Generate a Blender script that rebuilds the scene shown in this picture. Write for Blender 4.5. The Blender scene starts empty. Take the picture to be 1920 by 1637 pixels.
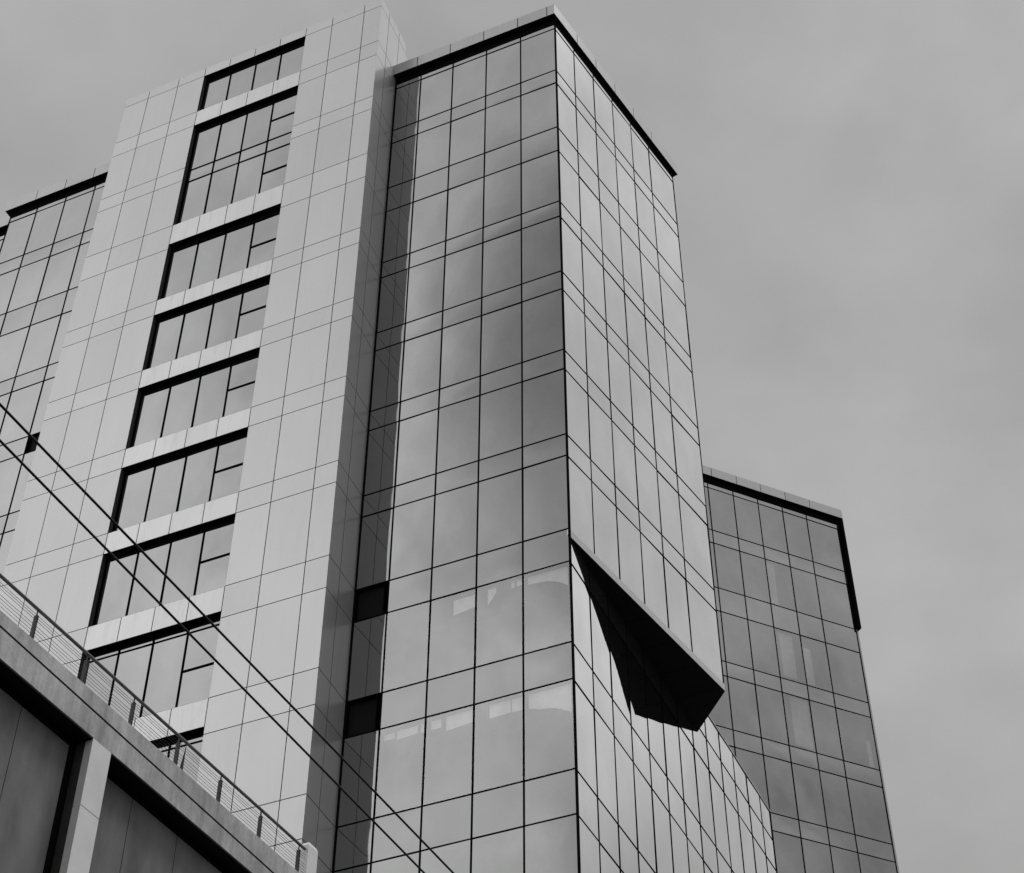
import bpy, bmesh, math, random
from mathutils import Vector, Matrix
random.seed(7)
S = bpy.context.scene
C = S.collection
rad = math.radians

# ------------------------------------------------------------------ camera
FPX = 3317.13                       # focal length in photo pixels (photo is 1920 wide)
PITCH, ROLL = rad(44.12), rad(.07)
CAM = Vector((0, 0, 1.6))
fw = Vector((0, math.cos(PITCH), math.sin(PITCH)))
r0 = Vector((1, 0, 0)); u0 = r0.cross(fw)
rt = r0*math.cos(ROLL) + u0*math.sin(ROLL)
up = -r0*math.sin(ROLL) + u0*math.cos(ROLL)
cd = bpy.data.cameras.new("camera"); cam = bpy.data.objects.new("camera", cd); C.objects.link(cam)
cam.matrix_world = Matrix(((rt.x, up.x, -fw.x, CAM.x), (rt.y, up.y, -fw.y, CAM.y), (rt.z, up.z, -fw.z, CAM.z), (0, 0, 0, 1)))
cd.sensor_width = 36; cd.lens = FPX/1920*36; cd.clip_end = 5000; cd.clip_start = .1
S.camera = cam

# ------------------------------------------------------------------ light
SUN_AZ, SUN_EL = 92, 67
def D3(az, el=0):
    a, e = rad(az), rad(el)
    return Vector((math.sin(a)*math.cos(e), math.cos(a)*math.cos(e), math.sin(e)))
def D(az): return D3(az)
w = bpy.data.worlds.new("World"); S.world = w; w.use_nodes = True
nt = w.node_tree; nt.nodes.clear()
def nn(t, **k):
    n = nt.nodes.new(t)
    for a, b in k.items(): setattr(n, a, b)
    return n
out = nn('ShaderNodeOutputWorld'); bg = nn('ShaderNodeBackground'); nt.links.new(bg.outputs[0], out.inputs[0])
sky = nn('ShaderNodeTexSky'); sky.sky_type = 'NISHITA'; sky.sun_disc = False
sky.sun_elevation = rad(SUN_EL); sky.sun_rotation = rad(SUN_AZ)
bw = nn('ShaderNodeRGBToBW'); nt.links.new(sky.outputs[0], bw.inputs[0])
tc = nn('ShaderNodeTexCoord')
def math_(op, a, b=None, clamp=False):
    n = nn('ShaderNodeMath', operation=op, use_clamp=clamp)
    for i, v in enumerate((a, b)):
        if v is None: continue
        if isinstance(v, (int, float)): n.inputs[i].default_value = v
        else: nt.links.new(v, n.inputs[i])
    return n.outputs[0]
def lobe(az, el, r_out, r_in, amp):
    d = nn('ShaderNodeVectorMath', operation='DOT_PRODUCT'); nt.links.new(tc.outputs['Generated'], d.inputs[0])
    d.inputs[1].default_value = D3(az, el)
    m = nn('ShaderNodeMapRange', interpolation_type='SMOOTHSTEP'); nt.links.new(d.outputs['Value'], m.inputs[0])
    m.inputs[1].default_value = math.cos(rad(r_out)); m.inputs[2].default_value = math.cos(rad(r_in))
    return math_('MULTIPLY', m.outputs[0], amp)
BASE = 4.15
acc = math_('MULTIPLY', bw.outputs[0], .12)      # thin daylight through the overcast
acc = math_('ADD', acc, BASE - .3)
LOBES = [(63, 47, 24, 13, 3.3), (42, 30, 15, 8, 1.9), (96, 69, 22, 6, 6.0), (-112, 45, 36, 14, 6.4), (-122, 27, 28, 8, 6.6),
         (-139, 45, 10.5, 2.5, -7.8), (-140, 32, 7, 3, -4.5), (-130, 62, 14, 4, -1.2), (116, 38, 22, 10, 2.1), (4, 62, 18, 4, -.4), (180, 50, 40, 20, .6)]
for l in LOBES: acc = math_('ADD', acc, lobe(*l))
# clouds: soft large masses and a finer layer
mp = nn('ShaderNodeMapping'); nt.links.new(tc.outputs['Generated'], mp.inputs[0]); mp.inputs['Scale'].default_value = (1, 1, 1.5)
n1 = nn('ShaderNodeTexNoise'); n1.inputs['Scale'].default_value = 3.1; n1.inputs['Detail'].default_value = 4; n1.inputs['Roughness'].default_value = .45
n2 = nn('ShaderNodeTexNoise'); n2.inputs['Scale'].default_value = 9; n2.inputs['Detail'].default_value = 3; n2.inputs['Roughness'].default_value = .5
for n in (n1, n2): nt.links.new(mp.outputs[0], n.inputs['Vector'])
f1 = math_('MULTIPLY', math_('SUBTRACT', n1.outputs[0], .5), .6)
f2 = math_('MULTIPLY', math_('SUBTRACT', n2.outputs[0], .5), .24)
n3 = nn('ShaderNodeTexNoise'); n3.inputs['Scale'].default_value = 11; n3.inputs['Detail'].default_value = 5; n3.inputs['Roughness'].default_value = .55
nt.links.new(mp.outputs[0], n3.inputs['Vector'])
f3 = math_('SUBTRACT', n3.outputs[0], .5)       # broken cloud, stronger away from the street axis
msk = math_('ADD', math_('ADD', lobe(114, 38, 30, 14, .8), lobe(-135, 44, 20, 8, .5)), .25)
f3 = math_('MULTIPLY', f3, msk)
acc = math_('MULTIPLY', acc, math_('ADD', math_('ADD', math_('ADD', f1, f2), f3), 1.0))
acc = math_('MAXIMUM', acc, .3)
nt.links.new(acc, bg.inputs[0]); bg.inputs[1].default_value = .1

sd = bpy.data.lights.new("sun", 'SUN'); so = bpy.data.objects.new("sun", sd); C.objects.link(so)
sd.energy = 1.5; sd.angle = rad(20); sd.color = (1, 1, 1)
so.rotation_euler = (-D3(SUN_AZ, SUN_EL)).to_track_quat('-Z', 'Y').to_euler(); so.location = (0, -20, 120)

S.view_settings.view_transform = 'Standard'; S.view_settings.look = 'None'
S.view_settings.exposure = 0; S.view_settings.gamma = 1; S.view_settings.use_curve_mapping = False
S.render.engine = 'CYCLES'; S.cycles.max_bounces = 8; S.cycles.glossy_bounces = 6

# ------------------------------------------------------------------ materials
def mat(name):
    m = bpy.data.materials.new(name); m.use_nodes = True; t = m.node_tree; t.nodes.clear()
    o = t.nodes.new('ShaderNodeOutputMaterial'); return m, t, o
def g(v): return (v, v, v, 1)
def noise(t, scale, detail=4, sc=(1, 1, 1), rough=.55):
    c = t.nodes.new('ShaderNodeTexCoord'); mp = t.nodes.new('ShaderNodeMapping'); mp.inputs['Scale'].default_value = sc
    n = t.nodes.new('ShaderNodeTexNoise'); n.inputs['Scale'].default_value = scale; n.inputs['Detail'].default_value = detail
    n.inputs['Roughness'].default_value = rough
    t.links.new(c.outputs['Object'], mp.inputs[0]); t.links.new(mp.outputs[0], n.inputs['Vector']); return n.outputs[0]
def ramp(t, src, a, b, lo, hi):
    m = t.nodes.new('ShaderNodeMapRange'); t.links.new(src, m.inputs[0])
    for i, v in enumerate((a, b, lo, hi)): m.inputs[i+1].default_value = v
    return m.outputs[0]
def diffuse(name, val, var=.1, scale=3, rough=.7, sc=(1, 1, 1), bump=0, spec=.3):
    m, t, o = mat(name); p = t.nodes.new('ShaderNodeBsdfPrincipled')
    v = ramp(t, noise(t, scale, 6, sc), .3, .7, val*(1-var), val*(1+var))
    t.links.new(v, p.inputs['Base Color']); p.inputs['Roughness'].default_value = rough
    p.inputs['Specular IOR Level'].default_value = spec
    if bump:
        b = t.nodes.new('ShaderNodeBump'); b.inputs['Strength'].default_value = bump; b.inputs['Distance'].default_value = .02
        t.links.new(noise(t, scale*8, 5), b.inputs['Height']); t.links.new(b.outputs[0], p.inputs['Normal'])
    t.links.new(p.outputs[0], o.inputs[0]); return m
def glass(name, r_0=.3, r_90=.7, power=3, base=.012, rough=.012, bump=.02, clear=0., var=.05, tint=1.):
    """coated facade glass: mirror-like coat over a dark body, or over a see-through pane when clear > 0"""
    m, t, o = mat(name)
    lw = t.nodes.new('ShaderNodeLayerWeight'); lw.inputs['Blend'].default_value = .5
    def M(op, a, b):
        n = t.nodes.new('ShaderNodeMath'); n.operation = op
        for i, v in enumerate((a, b)):
            if isinstance(v, (int, float)): n.inputs[i].default_value = v
            else: t.links.new(v, n.inputs[i])
        return n.outputs[0]
    fac = M('ADD', M('MULTIPLY', M('POWER', lw.outputs['Facing'], power), r_90), r_0)
    oi = t.nodes.new('ShaderNodeNewGeometry')
    fac = M('MULTIPLY', fac, ramp(t, oi.outputs['Random Per Island'], 0, 1, 1-var, 1+var))
    fac = M('MULTIPLY', fac, ramp(t, noise(t, .9, 3, (1, 1, .6)), .3, .7, .96, 1.04))
    gl = t.nodes.new('ShaderNodeBsdfGlossy'); gl.inputs['Roughness'].default_value = rough; gl.inputs['Color'].default_value = g(tint)
    if bump:
        b = t.nodes.new('ShaderNodeBump'); b.inputs['Strength'].default_value = bump; b.inputs['Distance'].default_value = .05
        t.links.new(noise(t, 1.6, 2), b.inputs['Height']); t.links.new(b.outputs[0], gl.inputs['Normal'])
    if clear > 0:
        bs = t.nodes.new('ShaderNodeBsdfTransparent'); bs.inputs['Color'].default_value = g(clear)
    else:
        bs = t.nodes.new('ShaderNodeBsdfDiffuse'); bs.inputs['Color'].default_value = g(base)
    mx = t.nodes.new('ShaderNodeMixShader'); t.links.new(fac, mx.inputs[0])
    t.links.new(bs.outputs[0], mx.inputs[1]); t.links.new(gl.outputs[0], mx.inputs[2]); t.links.new(mx.outputs[0], o.inputs[0])
    return m
def panel_metal(name, base, metallic, rough, stain=.06, streak=0.):
    m, t, o = mat(name); p = t.nodes.new('ShaderNodeBsdfPrincipled')
    v = ramp(t, noise(t, .6, 5, (1, 1, .35)), .3, .7, base*(1-stain), base*(1+stain))
    gi = t.nodes.new('ShaderNodeNewGeometry'); vi = t.nodes.new('ShaderNodeMath'); vi.operation = 'MULTIPLY'
    t.links.new(v, vi.inputs[0]); t.links.new(ramp(t, gi.outputs['Random Per Island'], 0, 1, .955, 1.045), vi.inputs[1]); v = vi.outputs[0]
    if streak:
        s = ramp(t, noise(t, 4, 5, (1, 1, .12), .7), .52, .78, 1, 1-streak)
        mm = t.nodes.new('ShaderNodeMath'); mm.operation = 'MULTIPLY'; t.links.new(v, mm.inputs[0]); t.links.new(s, mm.inputs[1]); v = mm.outputs[0]
    t.links.new(v, p.inputs['Base Color']); p.inputs['Metallic'].default_value = metallic; p.inputs['Roughness'].default_value = rough
    b = t.nodes.new('ShaderNodeBump'); b.inputs['Strength'].default_value = .03; b.inputs['Distance'].default_value = .05
    t.links.new(noise(t, 1.1, 2), b.inputs['Height']); t.links.new(b.outputs[0], p.inputs['Normal'])
    t.links.new(p.outputs[0], o.inputs[0]); return m
M_BLACK = diffuse('black_coated_metal', .006, .1, 4, .8, spec=.0)
M_MULL = diffuse('dark_mullion_metal', .008, .2, 6, .7, spec=.0)
M_GAP = diffuse('joint_gap', .012, .2, 6, .9, spec=0)
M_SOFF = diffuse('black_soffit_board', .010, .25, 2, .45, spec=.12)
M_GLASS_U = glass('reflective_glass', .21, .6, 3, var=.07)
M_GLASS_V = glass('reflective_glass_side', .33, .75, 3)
M_GLASS_W = glass('dark_reflective_glass', .30, .6, 3, tint=.92, var=.09)
M_GLASS_C = glass('clear_reflective_glass', .21, .6, 3, clear=.8)
M_GLASS_WC = glass('dark_clear_glass', .29, .6, 3, clear=.8, tint=.92)
M_GLASS_WIN = glass('window_glass', .2, .55, 3)
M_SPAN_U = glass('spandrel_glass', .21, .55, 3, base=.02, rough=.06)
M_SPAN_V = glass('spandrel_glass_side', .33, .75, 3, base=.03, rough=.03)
M_SPAN_W = glass('spandrel_glass_dark', .31, .6, 3, base=.05, rough=.05, tint=.95)
M_PANEL = panel_metal('pale_metal_cladding', .55, .4, .26, .03, .05)
M_PANEL2 = panel_metal('pale_metal_parapet', .45, .4, .3, .05, .12)
M_SPANP = panel_metal('pale_spandrel_panel', .66, .4, .3, .05, .2)
M_REVEAL = diffuse('grey_reveal_metal', .05, .2, 6, .5)
M_CORE = diffuse('dark_core', .01, .2, 1, .9)
M_ROOF = diffuse('roof_gravel', .2, .2, 6, .9)
M_CONC = None
def concrete():
    m, t, o = mat('stained_concrete'); p = t.nodes.new('ShaderNodeBsdfPrincipled'); p.inputs['Roughness'].default_value = .85
    a = ramp(t, noise(t, 1.3, 8, (1, 1, .7), .65), .3, .7, .34, .62)
    b = ramp(t, noise(t, 3.2, 7, (1, 1, .16), .75), .40, .66, 1.05, .6)
    c = ramp(t, noise(t, 16, 6, (1, 1, 1), .75), .3, .72, .82, 1.1)
    x = a
    for y in (b, c):
        mm = t.nodes.new('ShaderNodeMath'); mm.operation = 'MULTIPLY'; t.links.new(x, mm.inputs[0]); t.links.new(y, mm.inputs[1]); x = mm.outputs[0]
    t.links.new(x, p.inputs['Base Color'])
    bp = t.nodes.new('ShaderNodeBump'); bp.inputs['Strength'].default_value = .25; bp.inputs['Distance'].default_value = .01
    t.links.new(noise(t, 30, 5), bp.inputs['Height']); t.links.new(bp.outputs[0], p.inputs['Normal'])
    t.links.new(p.outputs[0], o.inputs[0]); return m
M_CONC = concrete()
M_COL = diffuse('pale_painted_column', .72, .06, 2.5, .6, bump=.05)
M_DPANEL = diffuse('dark_grey_infill_panel', .15, .4, 1.6, .55, (1, 1, .4), bump=.1)
M_RAIL = diffuse('grey_galvanised_steel', .12, .2, 8, .45, spec=.5)
M_WIRE = diffuse('dark_steel_wire', .03, .2, 8, .5)
M_RUBBER = diffuse('black_cable_sheath', .01, .1, 8, .6)
M_ASPH = diffuse('asphalt', .05, .2, 2, .9)
def emit(name, v):
    m, t, o = mat(name); e = t.nodes.new('ShaderNodeEmission'); e.inputs[0].default_value = g(1)
    n = ramp(t, noise(t, 1.5, 3), .3, .7, v*.8, v*1.2); t.links.new(n, e.inputs[1]); t.links.new(e.outputs[0], o.inputs[0]); return m
M_REFL = diffuse('grey_reflection_strip', .42, .25, 1.5, .8)
M_BRIGHT = diffuse('pale_bright_shape', .8, .12, 3, .8)
M_LAMP = emit('small_lamp', .25)

# ------------------------------------------------------------------ mesh helpers
class MB:
    def __init__(s): s.v = []; s.f = []
    def quad(s, *p):
        n = len(s.v); s.v += [Vector(q) for q in p]; s.f.append(tuple(range(n, n+len(p))))
    def prism(s, pts, z0, z1):
        """pts: plan polygon [(x,y)..]"""
        n = len(s.v); k = len(pts)
        s.v += [Vector((p[0], p[1], z0)) for p in pts] + [Vector((p[0], p[1], z1)) for p in pts]
        s.f.append(tuple(n+i for i in range(k))[::-1]); s.f.append(tuple(n+k+i for i in range(k)))
        for i in range(k):
            j = (i+1) % k; s.f.append((n+i, n+j, n+k+j, n+k+i))
    def tube(s, a, b, r, seg=10, r2=None):
        a, b = Vector(a), Vector(b); ax = (b-a).normalized(); q = ax.to_track_quat('Z', 'Y'); r2 = r if r2 is None else r2
        n = len(s.v)
        for P, R in ((a, r), (b, r2)):
            for i in range(seg):
                t = 2*math.pi*i/seg; s.v.append(P + q @ Vector((R*math.cos(t), R*math.sin(t), 0)))
        for i in range(seg):
            j = (i+1) % seg; s.f.append((n+i, n+j, n+seg+j, n+seg+i))
        s.f.append(tuple(n+i for i in range(seg))[::-1]); s.f.append(tuple(n+seg+i for i in range(seg)))
    def build(s, name, m, parent=None, org=None, smooth=False):
        o3 = Vector(org) if org is not None else (Vector(parent['_org']) if parent is not None and '_org' in parent else Vector((0, 0, 0)))
        me = bpy.data.meshes.new(name)
        me.from_pydata([v-o3 for v in s.v], [], s.f); me.update()
        bm = bmesh.new(); bm.from_mesh(me); bmesh.ops.recalc_face_normals(bm, faces=bm.faces) if not smooth else None
        bm.to_mesh(me); bm.free()
        me.materials.append(m)
        if smooth:
            for p in me.polygons: p.use_smooth = True
        o = bpy.data.objects.new(name, me); C.objects.link(o)
        if parent is not None: o.parent = parent; o['_org'] = tuple(o3)
        return o
class Face:
    """a vertical facade plane: s along it, d outward, z up"""
    def __init__(s, P0, az, outaz): s.P = Vector((P0[0], P0[1], 0)); s.a = D(az); s.n = D(outaz)
    def at(s, ss, d, z): return s.P + s.a*ss + s.n*d + Vector((0, 0, z))
    def box(s, mb, s0, s1, d0, d1, z0, z1):
        p = [s.at(s0, d0, 0), s.at(s1, d0, 0), s.at(s1, d1, 0), s.at(s0, d1, 0)]
        mb.prism([(q.x, q.y) for q in p], z0, z1)
    def pane(s, mb, s0, s1, z0, z1, d, tilt=.0035, bow=.005, n=6):
        ta, tb = random.uniform(-1.6, 1.6)*tilt, random.uniform(-1, 1)*tilt*.8; bw_ = bow*random.uniform(.2, 1.2)
        b0 = len(mb.v); w_, h_ = s1-s0, z1-z0
        for j in range(n+1):
            for i in range(n+1):
                u, v = i/n, j/n
                mb.v.append(s.at(s0+u*w_, d + ta*(u-.5)*w_ + tb*(v-.5)*h_ + bw_*(4*u*(1-u)*4*v*(1-v)) , z0+v*h_))
        flip = s.a.cross(Vector((0, 0, 1))).dot(s.n) < 0
        for j in range(n):
            for i in range(n):
                q = (b0+j*(n+1)+i, b0+j*(n+1)+i+1, b0+(j+1)*(n+1)+i+1, b0+(j+1)*(n+1)+i)
                mb.f.append(q[::-1] if flip else q)
def thing(name, label, cat, loc, group=None):
    o = bpy.data.objects.new(name, None); C.objects.link(o); o.location = loc; o.empty_display_size = 1
    o['label'] = label; o['category'] = cat; o['_org'] = tuple(loc)
    if group: o['group'] = group
    return o
def tag(o, label, cat, group=None):
    o['label'] = label; o['category'] = cat
    if group: o['group'] = group
def proj(P):
    q = Vector(P)-CAM; z = q.dot(fw); return (960+FPX*q.dot(rt)/z, 818.5-FPX*q.dot(up)/z)
def px_area(F, s0, s1, z0, z1):
    p = [proj(F.at(a, 0, b)) for a, b in ((s0, z0), (s1, z0), (s1, z1), (s0, z1))]
    cx = sum(q[0] for q in p)/4; cy = sum(q[1] for q in p)/4
    if not (-60 < cx < 1980 and -60 < cy < 1720): return 0
    return abs(sum(p[i][0]*p[(i+1) % 4][1]-p[(i+1) % 4][0]*p[i][1] for i in range(4)))/2

# ------------------------------------------------------------------ survey of the place (metres)
AU, AV, AW, AQ, AF = -65.85, 34.31, 65.41, 24.45, 26.85
IN = 24.15
C0 = Vector((1.711, 39.963, 0)); T0 = Vector((-5.570, 41.221, 0))
U = Face(C0, AU, AU-90); V = Face(C0, AV, AV+90); Q = Face(C0, AQ, AQ+90)
T = Face(T0, AU, AU-90)
G0 = C0 + D(AU)*7.25
RET = Face(T0, 21.3, 21.3+90)               # right-hand return of the clad tower
WG = Face(C0 - D(IN)*.67, AU, AU-90)        # left wing, standing slightly forward
W0 = Vector((69.1*math.sin(rad(9.6)), 69.1*math.cos(rad(9.6)), 0)); W = Face(W0, AW, AW+90)
BANDS = [(60.5, 59.64), (56.74, 55.27), (52.24, 51.38), (48.37, 47.43), (44.40, 43.48), (40.50, 39.57), (36.54, 35.27),
         (32.30, 31.01), (28.06, 26.67), (23.80, 22.45), (19.6, 18.3), (15.4, 14.1), (11.2, 9.9), (7.0, 5.7)]
TOPL, SOFF, PTOP = 63.42, 64.10, 64.80
ROWS = []                                    # vision rows (z1 top, z0 bottom)
zt = TOPL
for a, b in BANDS: ROWS.append((zt, a)); zt = b
ROWS.append((zt, .4))

tower = thing('office_tower', 'tall grey office tower with reflective glass corner block and pale clad shaft crossed by wires', 'building', C0)
annex = thing('glass_building', 'dark glass building with narrow pale roof edge, rising behind the tower on the right', 'building', W0)

pane_jobs = []      # (area, Face, s0,s1,z0,z1, parent, material, depth)
def curtain(F, parent, ss, ztop, zbot, mv, mh, gmat, smat, seam_top=True, skip=(), edge_w=None, topglass=SOFF, clear=()):
    """mullion grid as the part; panes and spandrel bands are its sub-parts"""
    mb = MB()
    s_lo, s_hi = min(ss), max(ss)
    for i, s_ in enumerate(ss):
        wv = mv
        if edge_w and i in (0, len(ss)-1): wv = edge_w[0 if i == 0 else 1]
        if wv <= 0: continue
        F.box(mb, s_-wv/2, s_+wv/2, -.07, .005, zbot, ztop)
    zs = []
    if seam_top and ztop >= TOPL: zs.append(TOPL)
    for a, b in BANDS:
        for q in (a, b):
            if zbot < q < ztop: zs.append(q)
    if ztop >= SOFF: F.box(mb, s_lo, s_hi, -.07, .007, 63.71, SOFF)     # black head trim, standing in for the soffit's reflection in the glass
    for q in zs: F.box(mb, s_lo, s_hi, -.07, .003, q-mh/2, q+mh/2)
    cw = mb.build('curtain_wall', M_MULL, parent)
    cols = list(zip(sorted(ss)[:-1], sorted(ss)[1:]))
    for zt_, zb_ in ROWS:
        z1, z0 = min(zt_, ztop), max(zb_, zbot)
        if z1-z0 < .2: continue
        for ci, (a, b) in enumerate(cols):
            gm = gmat
            if (ci, round(zt_, 2)) in clear: gm = M_GLASS_C if gmat is M_GLASS_U else M_GLASS_WC
            pane_jobs.append((px_area(F, a, b, z0, z1), F, a, b, z0, z1, cw, gm))
    sp = [(a, b) for a, b in BANDS]
    if ztop > TOPL: sp = [(ztop, TOPL)] + sp
    for a, b in sp:
        z1, z0 = min(a, ztop), max(b, zbot)
        if z1-z0 < .05: continue
        m = MB()
        for ci, (x, y) in enumerate(cols):
            if (ci, round(a, 2)) in skip: continue
            F.pane(m, x, y, z0, z1, -.014, tilt=.0022)
        if m.v: m.build('spandrel_band', smat, cw, smooth=True)
    return cw
uS = [0, 1.52, 3.05, 4.57, 6.05, 7.22]
CLEAR_ROWS = [35.27, 31.01]
cwU = curtain(U, tower, uS, SOFF, 0, .046, .034, M_GLASS_U, M_SPAN_U, skip={(4, 36.54), (4, 32.30)}, edge_w=(.06, .07),
              clear={(c, z) for c in range(4) for z in CLEAR_ROWS})
vS = [0, 1.45, 2.93, 4.41, 5.89, 7.38, 9.45]
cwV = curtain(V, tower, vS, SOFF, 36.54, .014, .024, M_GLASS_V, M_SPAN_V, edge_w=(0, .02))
qS = [0] + [1.507*k+.04 for k in range(1, 13)] + [19.35]
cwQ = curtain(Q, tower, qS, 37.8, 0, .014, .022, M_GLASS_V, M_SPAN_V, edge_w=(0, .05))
wS = [20.2, 21.68, 23.21, 24.74, 26.2]
cwW = curtain(WG, tower, wS, SOFF, 0, .046, .034, M_GLASS_U, M_SPAN_U, skip={(0, 48.37)}, edge_w=(0, .05))
fS = [26.25, 27.8, 29.3, 30.8, 32.3]
cwF = curtain(U, tower, fS, SOFF, 0, .046, .034, M_GLASS_U, M_SPAN_U, edge_w=(0, .05))
aS = [-7.5, -6.0, -4.5, -3.0, -1.52, -.02, 1.46, 2.95, 4.42, 6.42]
cwA = curtain(W, annex, aS, SOFF, 0, .045, .04, M_GLASS_W, M_SPAN_W, edge_w=(.05, .04), clear={(6, 59.64), (6, 55.27), (6, 51.38), (7, 55.27), (8, 51.38)})

# the hundred panes that show largest on each building are parts of their own, the rest one mesh per facade
def build_panes():
    for root in (tower, annex):
        js = [j for j in pane_jobs if j[6].parent == root]; js.sort(key=lambda j: -j[0])
        own = [j for j in js[:100] if j[0] > 0]
        rest = [j for j in js if j not in own]
        for j in own:
            m = MB(); j[1].pane(m, j[2], j[3], j[4], j[5], -.015); m.build('glass_pane', j[7], j[6], smooth=True)
        by = {}
        for j in rest: by.setdefault((j[6].name, j[7].name), []).append(j)
        for k, L in by.items():
            m = MB()
            for j in L: j[1].pane(m, j[2], j[3], j[4], j[5], -.015)
            o = m.build('glass_panes', L[0][7], L[0][6], smooth=True); o['kind'] = 'stuff'
build_panes()

# ---- solid cores behind the glass
mb = MB()
I = D(IN)
def xy(p): return (p.x, p.y)
Vend = C0 + D(AV)*9.45; SC = Vector((6.387, 50.098, 0))
backL = D(AU)*20
c_in = C0 + I*1.5 + D(AU)*.1
mb.prism([xy(c_in+D(AV)*.0+Vector((.05, 0, 0))), xy(Vend + D(AU)*.25 - D(AV)*.1), xy(SC + D(AU)*.2), xy(SC + D(AU)*12), xy(C0+D(AU)*12+I*1.5)], 36.3, 64.1)
mb.prism([xy(c_in), xy(C0+D(AQ)*19.3+D(AU)*.12), xy(C0+D(AQ)*19.3+D(AU)*12), xy(C0+D(AU)*12+I*1.5)], 0, 36.25)
e = C0+D(AQ)*11.3
mb.prism([xy(e+D(AU)*.12), xy(C0+D(AQ)*19.3+D(AU)*.12), xy(C0+D(AQ)*19.3+D(AU)*12), xy(e+D(AU)*12)], 36.25, 37.2)
# thin side walls carrying the side glazing near the corner
V.box(mb, .15, 9.35, -.35, -.09, 36.3, 63.9)
Q.box(mb, .15, 19.3, -.35, -.09, 0, 36.2)
Q.box(mb, .15, 19.3, -.35, -.09, 36.2, 37.75)
mb.prism([xy(C0+D(AU)*a+I*b) for a, b in ((6.2, .15), (32.2, .15), (32.2, 9), (6.2, 9))], 0, 64.0)
mb.prism([xy(C0+D(AU)*a+I*b) for a, b in ((20.05, -.55), (26.1, -.55), (26.1, .2), (20.05, .2))], 0, 64.0)
mb.build('core_wall', M_CORE, tower)
# black slabs behind the clear panes of two storeys
mb = MB()
for z in (35.27, 32.15, 31.01, 28.0, 39.5, 26.6):
    U.box(mb, .12, 6.15, -1.5, -.12, z, z+.12)
mb.build('floor_slab', M_BLACK, tower)
# pale sheets added behind panes of two storeys, for bright shapes in the glass
def bright_shape(s0, s1, ztop, a, drops):
    m = MB(); n = len(drops)-1
    for d_ in (-.150, -.142):
        for i in range(n):
            x, y = s0+(s1-s0)*i/n, s0+(s1-s0)*(i+1)/n
            m.quad(U.at(x, d_, ztop-a), U.at(y, d_, ztop-a), U.at(y, d_, ztop-drops[i+1]), U.at(x, d_, ztop-drops[i]))
    m.build('bright_shape', M_BRIGHT, tower)
Z = 31.01
bright_shape(1.42, .13, Z, .06, [.54, .58, .64, .67, .70, .74, .82, .92, 1.02])
bright_shape(1.93, 1.58, Z, .07, [.50, .52]); bright_shape(2.62, 1.97, Z, .07, [.53, .50]); bright_shape(3.97, 3.09, Z, .07, [.56, .48])
bright_shape(4.45, 4.13, Z, .1, [.40, .40]); bright_shape(4.77, 4.61, Z, .1, [.40, .40]); bright_shape(5.54, 4.87, Z, .12, [.42, .38]); bright_shape(5.95, 5.6, Z, .16, [.34, .36])
Z = 35.27
bright_shape(1.42, .13, Z, .06, [.34, .36, .38, .42, .50, .62, .80])
bright_shape(1.95, 1.85, Z, .05, [.32, .3]); bright_shape(1.78, 1.58, Z, .05, [.28, .28]); bright_shape(2.72, 2.45, Z, .10, [.72, .30]); bright_shape(3.85, 3.10, Z, .15, [.72, .62])

def reflection_strip(s0, s1, z0, z1):  # grey strips added behind the annex glass to imitate pale vertical reflections
    m = MB()
    W.box(m, s0, s1, -.105, -.095, z0, z1); m.build('bright_shape', M_REFL, annex)
reflection_strip(1.56, 1.98, 56.9, 59.5); reflection_strip(1.75, 2.5, 52.5, 55.1); reflection_strip(1.9, 2.88, 48.6, 51.3)
reflection_strip(3.0, 3.5, 52.4, 54.6); reflection_strip(5.95, 6.2, 48.5, 50.0)

# ---- openings in the band beside the clad shaft
for F, a, b, z0, z1 in ((U, 6.17, 7.2, 35.27, 36.54), (U, 6.17, 7.2, 31.01, 32.30), (WG, 20.2, 21.62, 47.43, 48.37)):
    m = MB()
    F.box(m, a, b, -.4, -.36, z0+.03, z1-.03); F.box(m, a, b, -.36, -.02, z0, z0+.03); F.box(m, a, b, -.36, -.02, z1-.03, z1)
    F.box(m, a, a+.04, -.36, -.02, z0+.03, z1-.03); F.box(m, b-.04, b, -.36, -.02, z0+.03, z1-.03)
    v = m.build('vent_opening', M_BLACK, tower)
    if F is WG:
        m = MB(); F.box(m, 21.2, 21.36, -.25, -.15, 47.98, 48.1); m.build('lamp', M_LAMP, v)

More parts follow.
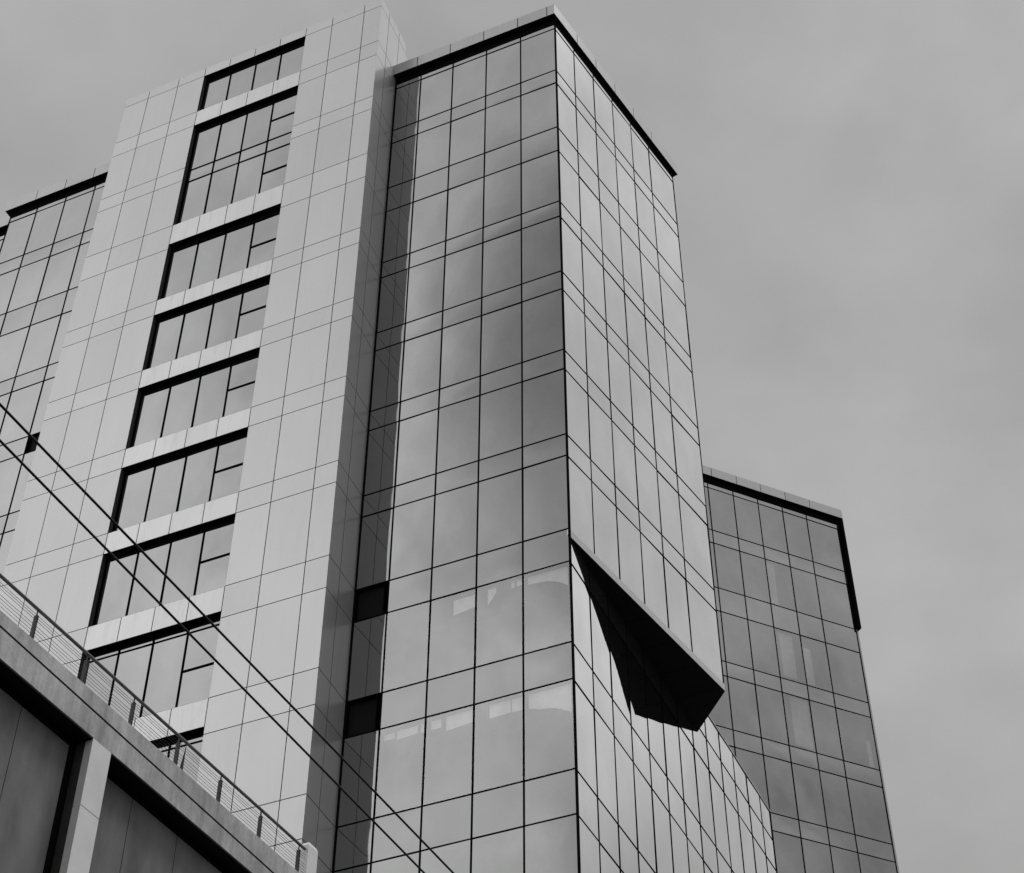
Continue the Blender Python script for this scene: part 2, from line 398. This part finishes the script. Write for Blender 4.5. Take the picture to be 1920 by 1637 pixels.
# ---- parapets
def parapet(root, pts_out, pts_in, z0, z1, joints, Fl):
    """plan polygon ring piece; pale fascia panels with joints over a black underside"""
    k = len(pts_out); m = MB()
    for i in range(k-1):
        m.prism([xy(pts_out[i]), xy(pts_out[i+1]), xy(pts_in[i+1]), xy(pts_in[i])], z0, z0+.02)
    sof = m.build('soffit', M_SOFF, root)
    m = MB()
    for i in range(k-1):
        a, b = pts_out[i], pts_out[i+1]; L = (b-a).length; js = sorted(j for j in joints[i] if .1 < j < L-.1)
        cuts = [0]+js+[L]
        ia, ib = pts_in[i], pts_in[i+1]
        n_ = Vector((-(b-a).y, (b-a).x, 0)).normalized()
        if n_.dot(ia-a) > 0: n_ = -n_
        for q, (x, y) in enumerate(zip(cuts[:-1], cuts[1:])):
            x2 = x + (.017 if q else 0); y2 = y - (.017 if y < L else 0)
            t0, t1 = x2/L, y2/L
            m.prism([xy(a.lerp(b, t0)), xy(a.lerp(b, t1)), xy(ia.lerp(ib, t1)), xy(ia.lerp(ib, t0))], z0+.02, z1)
    p = m.build('parapet', M_PANEL2, root)
    m = MB()
    for i in range(k-1):
        n_ = Vector((-(pts_out[i+1]-pts_out[i]).y, (pts_out[i+1]-pts_out[i]).x, 0)).normalized()
        if n_.dot(pts_in[i]-pts_out[i]) < 0: n_ = -n_
        a, b = pts_out[i]+n_*.012, pts_out[i+1]+n_*.012
        u_ = (b-a).normalized()
        a, b = a+u_*.02, b-u_*.02
        m.prism([xy(a), xy(b), xy(b+n_*.05), xy(a+n_*.05)], z0+.03, z1-.012)
    m.build('joint_backing', M_GAP, p)
co = C0 - D3(2.45)*.264
po = [U.at(7.23, .245, 0), co, V.at(9.68, .14, 0), V.at(9.68, -.6, 0)]
pi = [U.at(7.23, -.6, 0), C0 + I*.6 + D(AU)*.35, V.at(9.2, -.4, 0), V.at(9.2, -.6, 0)]
parapet(tower, po, pi, SOFF, PTOP, [[1.1, 2.63, 4.16, 5.69, 7.0], [1.75, 3.2, 4.7, 6.2, 7.7], []], U)
parapet(tower, [WG.at(19.9, .2, 0), WG.at(26.42, .2, 0), WG.at(26.42, -.9, 0)], [WG.at(19.9, -.6, 0), WG.at(25.9, -.5, 0), WG.at(25.9, -.9, 0)], SOFF, PTOP,
        [[1.85, 3.36, 4.9], []], WG)
parapet(tower, [U.at(26.3, .2, 0), U.at(33, .2, 0)], [U.at(26.3, -.6, 0), U.at(33, -.6, 0)], SOFF, PTOP, [[1.5, 3, 4.5]], U)
parapet(annex, [W.at(-7.6, .2, 0), W.at(6.62, .2, 0), W.at(6.62, -.8, 0)], [W.at(-7.6, -.6, 0), W.at(6.2, -.5, 0), W.at(6.2, -.8, 0)], SOFF, PTOP-.1,
        [[6.25, 7.75, 9.2, 10.7, 12.2], []], W)
m = MB(); W.box(m, 6.46, 6.62, -.6, .195, 56.74, SOFF-.003); m.build('side_fin', M_BLACK, annex)
m = MB(); W.box(m, 6.445, 6.53, -.6, .02, 0, 56.735); m.build('edge_trim', M_PANEL2, annex)
m = MB(); m.prism([xy(W.at(a, b, 0)) for a, b in ((-7.4, -.12), (6.44, -.12), (6.44, -12), (-7.4, -12))], 0, 64.0); m.build('core_wall', M_CORE, annex)
# low coping of the skewed lower block, fascia strip under the overhanging glass
m = MB(); Q.box(m, .3, 19.37, -.3, .015, 37.8, 37.84); m.build('coping', M_PANEL2, tower)
m = MB(); V.box(m, .0, 9.45, -.25, .01, 36.23, 36.515); m.build('fascia', M_PANEL2, tower)
# black overhang soffit, board joints square to the lower wall
ov = MB(); gap = MB()
sof = [C0, Vend, SC]
def clip(poly, P, n):
    o_ = []
    for i in range(len(poly)):
        a, b = poly[i], poly[(i+1) % len(poly)]; da, db = (a-P).dot(n), (b-P).dot(n)
        if da >= 0: o_.append(a)
        if da*db < 0: o_.append(a.lerp(b, da/(da-db)))
    return o_
qd = D(AQ); cuts = [0.0] + [1.507*k+.04 for k in range(1, 8)] + [14]
tri = [C0, Vend, Vend.lerp(SC, 1.0)+D(AU)*.1, C0+D(AU)*.05]
for a, b in zip(cuts[:-1], cuts[1:]):
    p = clip(tri, C0+qd*(a+.012), qd); p = clip(p, C0+qd*(b-.012), -qd) if len(p) > 2 else p
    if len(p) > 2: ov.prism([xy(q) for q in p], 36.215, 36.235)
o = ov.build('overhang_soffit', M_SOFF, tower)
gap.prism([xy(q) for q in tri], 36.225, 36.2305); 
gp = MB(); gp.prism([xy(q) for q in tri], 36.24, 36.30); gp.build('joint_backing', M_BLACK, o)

# ---- clad shaft
TW = 12.85; TD = 2.53; TTOP, TLINE = 67.68, 67.07
TB = [(64.43, 63.42)] + BANDS
WL, WR = 8.72, 3.67
tcols = [0, .82, 2.37, WR, 4.94, 6.20, 7.46, WL, 10.10, 11.63, TW]
hz = [TTOP, TLINE]
for a, b in TB: hz += [a, b]
hz.append(0)
heads = {55.27: .28, 35.27: .28, 31.01: .28}
wins = [(TLINE, 64.43), (63.42, 56.74), (55.27, 52.24), (51.38, 48.37), (47.43, 44.40), (43.48, 40.50), (39.57, 36.54), (35.27, 32.30), (31.01, 28.06),
        (26.67, 23.8), (22.45, 19.6), (18.3, 15.4)]
JG = .0145
clad = MB(); spans = {}
for r, (z1, z0) in enumerate(zip(hz[:-1], hz[1:])):
    for i, (a, b) in enumerate(zip(tcols[:-1], tcols[1:])):
        inwin = a >= WR-.01 and b <= WL+.01
        zz1, zz0 = z1, z0
        if inwin:
            mid = (z1+z0)/2
            if any(t > mid > bt for t, bt in wins): continue
            if z0 in heads: zz0 = z0 + heads[z0]
        a2 = a + (JG if a > 0 else 0); b2 = b - (JG if b < TW else 0)
        T.box(spans.setdefault(r, MB()) if inwin and r > 0 else clad, a2, b2, -.009, 0 if not inwin else -.002, zz0+(JG if zz0 > 0 else 0), zz1-(JG if r else 0))
rc = [0, .80, 1.84, TD]
for r, (z1, z0) in enumerate(zip(hz[:-1], hz[1:])):
    for a, b in zip(rc[:-1], rc[1:]):
        if a > 1.8 and z1 < 63: continue
        RET.box(clad, a + (JG if a > 0 else .012), b - (JG if b < TD else 0), -.009, 0, z0+(JG if z0 > 0 else 0), z1-(JG if r else 0))
clad_o = clad.build('cladding', M_PANEL, tower)
span_o = [(max(v.z for v in q.v), q.build('spandrel_panel', M_SPANP, tower)) for q in spans.values()]
m = MB()
# backing behind the joints: right pier, left pier, bands, return, roof
bk = .011
T.box(m, .14, WR-.004, -1.2, -bk, 0, TTOP-.02)
T.box(m, WL+.004, TW-.01, -1.2, -bk, 0, TTOP-.02)
prev = TTOP-.02
for t, b in wins + [(0, 0)]:
    top = t + heads.get(t, 0)
    m2 = MB(); T.box(m2, WR-.004, WL+.004, -1.2, -bk, top, prev)     # spandrel zone
    so_ = min(span_o, key=lambda q: abs(q[0]-prev))[1] if prev < 66 else clad_o
    m2.build('joint_backing', M_GAP, so_)
    prev = b
T.box(m, .25, TW-.02, -2.6, -1.2, 0, TTOP-.03)
RET.box(m, .04, TD-.01, -.6, -bk, 0, TTOP-.02)
m.build('joint_backing', M_GAP, clad_o)
m = MB(); T.box(m, TW-.012, TW, -2.6, -.031, 0, TTOP-.005); m.build('side_cladding', M_PANEL, tower)
m = MB(); RET.box(m, TD+.03, 3.22, -.9, -.06, 60, 67.10); m.build('roof_upstand', M_PANEL, tower)
m = MB(); m.prism([xy(T.at(a, b, 0)) for a, b in ((.1, -.04), (TW-.02, -.04), (TW-.02, -2.6), (.25, -2.6))], TTOP-.03, TTOP-.01); m.build('roof', M_ROOF, tower)

# windows in the shaft: recessed, black head and jamb, mirror glass
REC = .20
for t, b in wins:
    top = t + heads.get(t, 0)
    if top < 14: continue
    fr = MB(); gd = -REC
    # frame members on the glass plane
    hd = .05
    T.box(fr, WR, WL, gd-.05, gd+.02, top-hd, top)                     # head
    T.box(fr, WL-.07, WL-.001, gd-.05, gd+.018, b, top-hd)              # left jamb
    for s_ in (4.94, 6.20, 7.46): T.box(fr, s_-.022, s_+.022, gd-.05, gd+.015, b, top-hd)
    T.box(fr, WR, WL, -REC-.04, -.031, top-.004, top+.001)                     # black soffit
    tr = []
    if t == TLINE: tr = []
    elif t == 63.42: tr = [61.85, 58.3]
    else: tr = [(t+b)/2 + (.02 if top == t else -.02)]
    for q in tr: T.box(fr, WR, 4.905, gd-.05, gd+.010, q-.03, q+.03)
    full = []
    if t == 63.42: full = [60.5, 59.72]
    if top != t: full = [t-.03]
    for q in full: T.box(fr, WR, WL-.07, gd-.05, gd+.008, q-.018, q+.018)
    wo = fr.build('window', M_BLACK, tower)
    gm = MB()
    cc = [WR, 4.94, 6.20, 7.46, WL-.05]
    for a_, b_ in zip(cc[:-1], cc[1:]):
        zz = [b] + sorted([q for q in full] + (tr if a_ == WR else [])) + [top-hd+.02]
        for z0_, z1_ in zip(zz[:-1], zz[1:]): T.pane(gm, a_, b_, z0_, z1_, gd-.02)
    gm.build('window_glass', M_GLASS_WIN, wo, smooth=True)
    rv = MB(); T.box(rv, WL-.006, WL+.002, -REC-.02, -.031, b, top); rv.build('reveal', M_REVEAL, wo)
    rv = MB(); T.box(rv, WR-.002, WR+.006, -REC-.02, -.031, b, top); T.box(rv, WR, WL, -REC-.02, -.031, b-.001, b+.004); rv.build('reveal', M_PANEL, wo)

# ------------------------------------------------------------------ low concrete building in front
P0F = Vector((-3.458, 25.769, 0)); F = Face(P0F, AF, AF+90)
low = thing('concrete_building', 'low stained concrete building with railed roof edge in the bottom left corner', 'building', P0F)
m = MB(); F.box(m, -30, .16, -.45, 0, 15.95, 16.62); m.build('roof_edge_beam', M_CONC, low)
m = MB(); F.box(m, -30, .16, -12, -.45, 15.9, 16.3); m.build('roof', M_ROOF, low)
m = MB(); F.box(m, -30, .0, -.44, -.005, 15.925, 15.947); m.build('soffit', M_SOFF, low)
m = MB(); F.box(m, -30, .1, -11.5, -.6, 0, 15.9); m.build('core_wall', M_CORE, low)
cols_ = [-27.2, -21.8, -16.4, -10.8, -5.43]
for s_ in cols_:
    m = MB(); F.box(m, s_, s_+.425, -.13, -.001, 14.868, 15.947); F.box(m, s_, s_+.425, -.13, -.001, 0, 14.85)
    F.box(m, s_+.002, s_+.423, -.12, -.012, 14.85, 14.868)
    cl = m.build('column', M_COL, low)
    m = MB(); F.box(m, s_-.004, s_+.43, -.5, -.13, 0, 15.925); m.build('column_side', M_REVEAL, cl)
# infill bays: black frame, dark boards with joints
edges = [-30] + sum([[s_, s_+.43] for s_ in cols_], []) + [.16]
for i in range(0, len(edges), 2):
    a, b = edges[i], edges[i+1]
    m = MB(); gd = -.30
    F.box(m, a, b, gd-.05, gd+.02, 15.83, 15.925); F.box(m, b-.13, b, gd-.05, gd+.018, 0, 15.83); F.box(m, a, a+.05, gd-.05, gd+.018, 0, 15.83)
    fr = m.build('bay_frame', M_BLACK, low)
    js = [q for q in (b-1.19, ) if i < len(edges)-2] or [b-4.2, b-3.05]
    if i == len(edges)-4: js = [-6.62, -7.9, -9.2]
    js = sorted(q for q in js if a+.3 < q < b-.2)
    cuts = [a+.05]+js+[b-.13]
    m = MB()
    for q, (x, y) in enumerate(zip(cuts[:-1], cuts[1:])):
        F.box(m, x+(.007 if q else 0), y-(.007 if y < b-.2 else 0), gd-.03, gd, 0, 15.83)
    m.build('infill_panel', M_DPANEL, fr)
m = MB(); F.box(m, -29, .1, -.42, -.34, 0, 15.8); m.build('joint_backing', M_GAP, low)
# end pier, pale, with chamfered head
m = MB()
pr_ = [(.165, -.16), (.465, -.16), (.465, -.0), (.165, -.0)]
m.prism([xy(F.at(a, b, 0)) for a, b in pr_], 0, 17.26)
zt_ = [17.26]
b0 = [F.at(a, b, 17.26) for a, b in pr_]; t0 = [F.at(a, b, 17.32) for a, b in ((.20, -.15), (.44, -.15), (.44, -.02), (.20, -.02))]
for i in range(4):
    j = (i+1) % 4; m.quad(b0[i], b0[j], t0[j], t0[i])
m.quad(*t0); m.build('end_pier', M_COL, low)

# railing along the roof edge
rl = MB(); ZR = 17.175; dr = -.06
F2 = lambda s_, z_, d_=dr: F.at(s_, d_, z_)
rl.tube(F2(-12.7, ZR), F2(.15, ZR), .026, 14)
rail = rl.build('railing', M_RAIL, low, smooth=False)
sp = 1.16
for k in range(0, 12):
    s_ = -.02 - k*sp
    m = MB(); F.box(m, s_-.018, s_+.018, dr-.03, dr+.03, 16.6, 17.06); m.tube(F2(s_, 17.05), F2(s_, ZR-.01), .012, 8)
    m.build('post', M_WIRE, rail)
for zz in (16.70, 16.755, 16.81, 16.865, 16.95, 16.995, 17.04):
    m = MB(); pts = [F2(-.02-k*sp, zz, dr+.036) for k in range(12)]
    prev = F2(.14, zz, dr+.036)
    for p in pts:
        mid = prev.lerp(p, .5) - Vector((0, 0, random.uniform(.001, .005)))
        m.tube(prev, mid, .0034, 6); m.tube(mid, p, .0034, 6); prev = p
    m.build('rail_wire', M_WIRE, rail)

# small pointed spike on the roof behind the railing
org = F.at(-3.10, -.30, 16.3)
m = MB(); m.tube(org, F.at(-3.07, -.30, 16.62), .05, 8, .045); m.tube(F.at(-3.07, -.30, 16.62), F.at(-3.01, -.30, 17.36), .045, 8, .004)
m.tube(F.at(-3.07, -.30, 16.60), F.at(-3.07, -.30, 16.64), .065, 8)
sk = m.build('roof_spike', M_RUBBER, None, org=org); sk.location = org
tag(sk, 'small black pointed spike standing behind the roof railing', 'spike')

# ------------------------------------------------------------------ overhead cables along the street
def cable(A, az, r, label, sag=0.):
    A = Vector(A); d = D(az); m = MB(); N = 28; L0, L1 = -30, 34
    pts = []
    for i in range(N+1):
        t = L0+(L1-L0)*i/N; pts.append(A + d*t + Vector((0, 0, sag*((t-2)/32)**2)))
    seg = 10; side = d.cross(Vector((0, 0, 1))).normalized(); upv = Vector((0, 0, 1))
    for p in pts:
        for k in range(seg):
            a = 2*math.pi*k/seg; m.v.append(p + side*math.cos(a)*r + upv*math.sin(a)*r)
    for i in range(N):
        for k in range(seg):
            j = (k+1) % seg; m.f.append((i*seg+k, i*seg+j, (i+1)*seg+j, (i+1)*seg+k))
    o = m.build('power_cable', M_RUBBER, None, org=A, smooth=True); o.location = A
    tag(o, label, 'cable', 'black cables strung across the street')
cable((-3.021, 7.3645, 9.0), 25.62, .0085, 'upper of the two black cables crossing in front of the pale tower')
cable((-3.085, 7.672, 9.0), 25.41, .0085, 'lower of the two black cables crossing in front of the pale tower')
cable((-3.458, 9.4757, 9.0), 25.60, .0068, 'black cable running just below the top of the stained concrete roof edge')

# ------------------------------------------------------------------ ground
m = MB(); m.quad((-1500, -1500, 0), (1500, -1500, 0), (1500, 1500, 0), (-1500, 1500, 0))
o = m.build('ground', M_ASPH); o['kind'] = 'structure'
for o in bpy.data.objects:
    if '_org' in o: del o['_org']
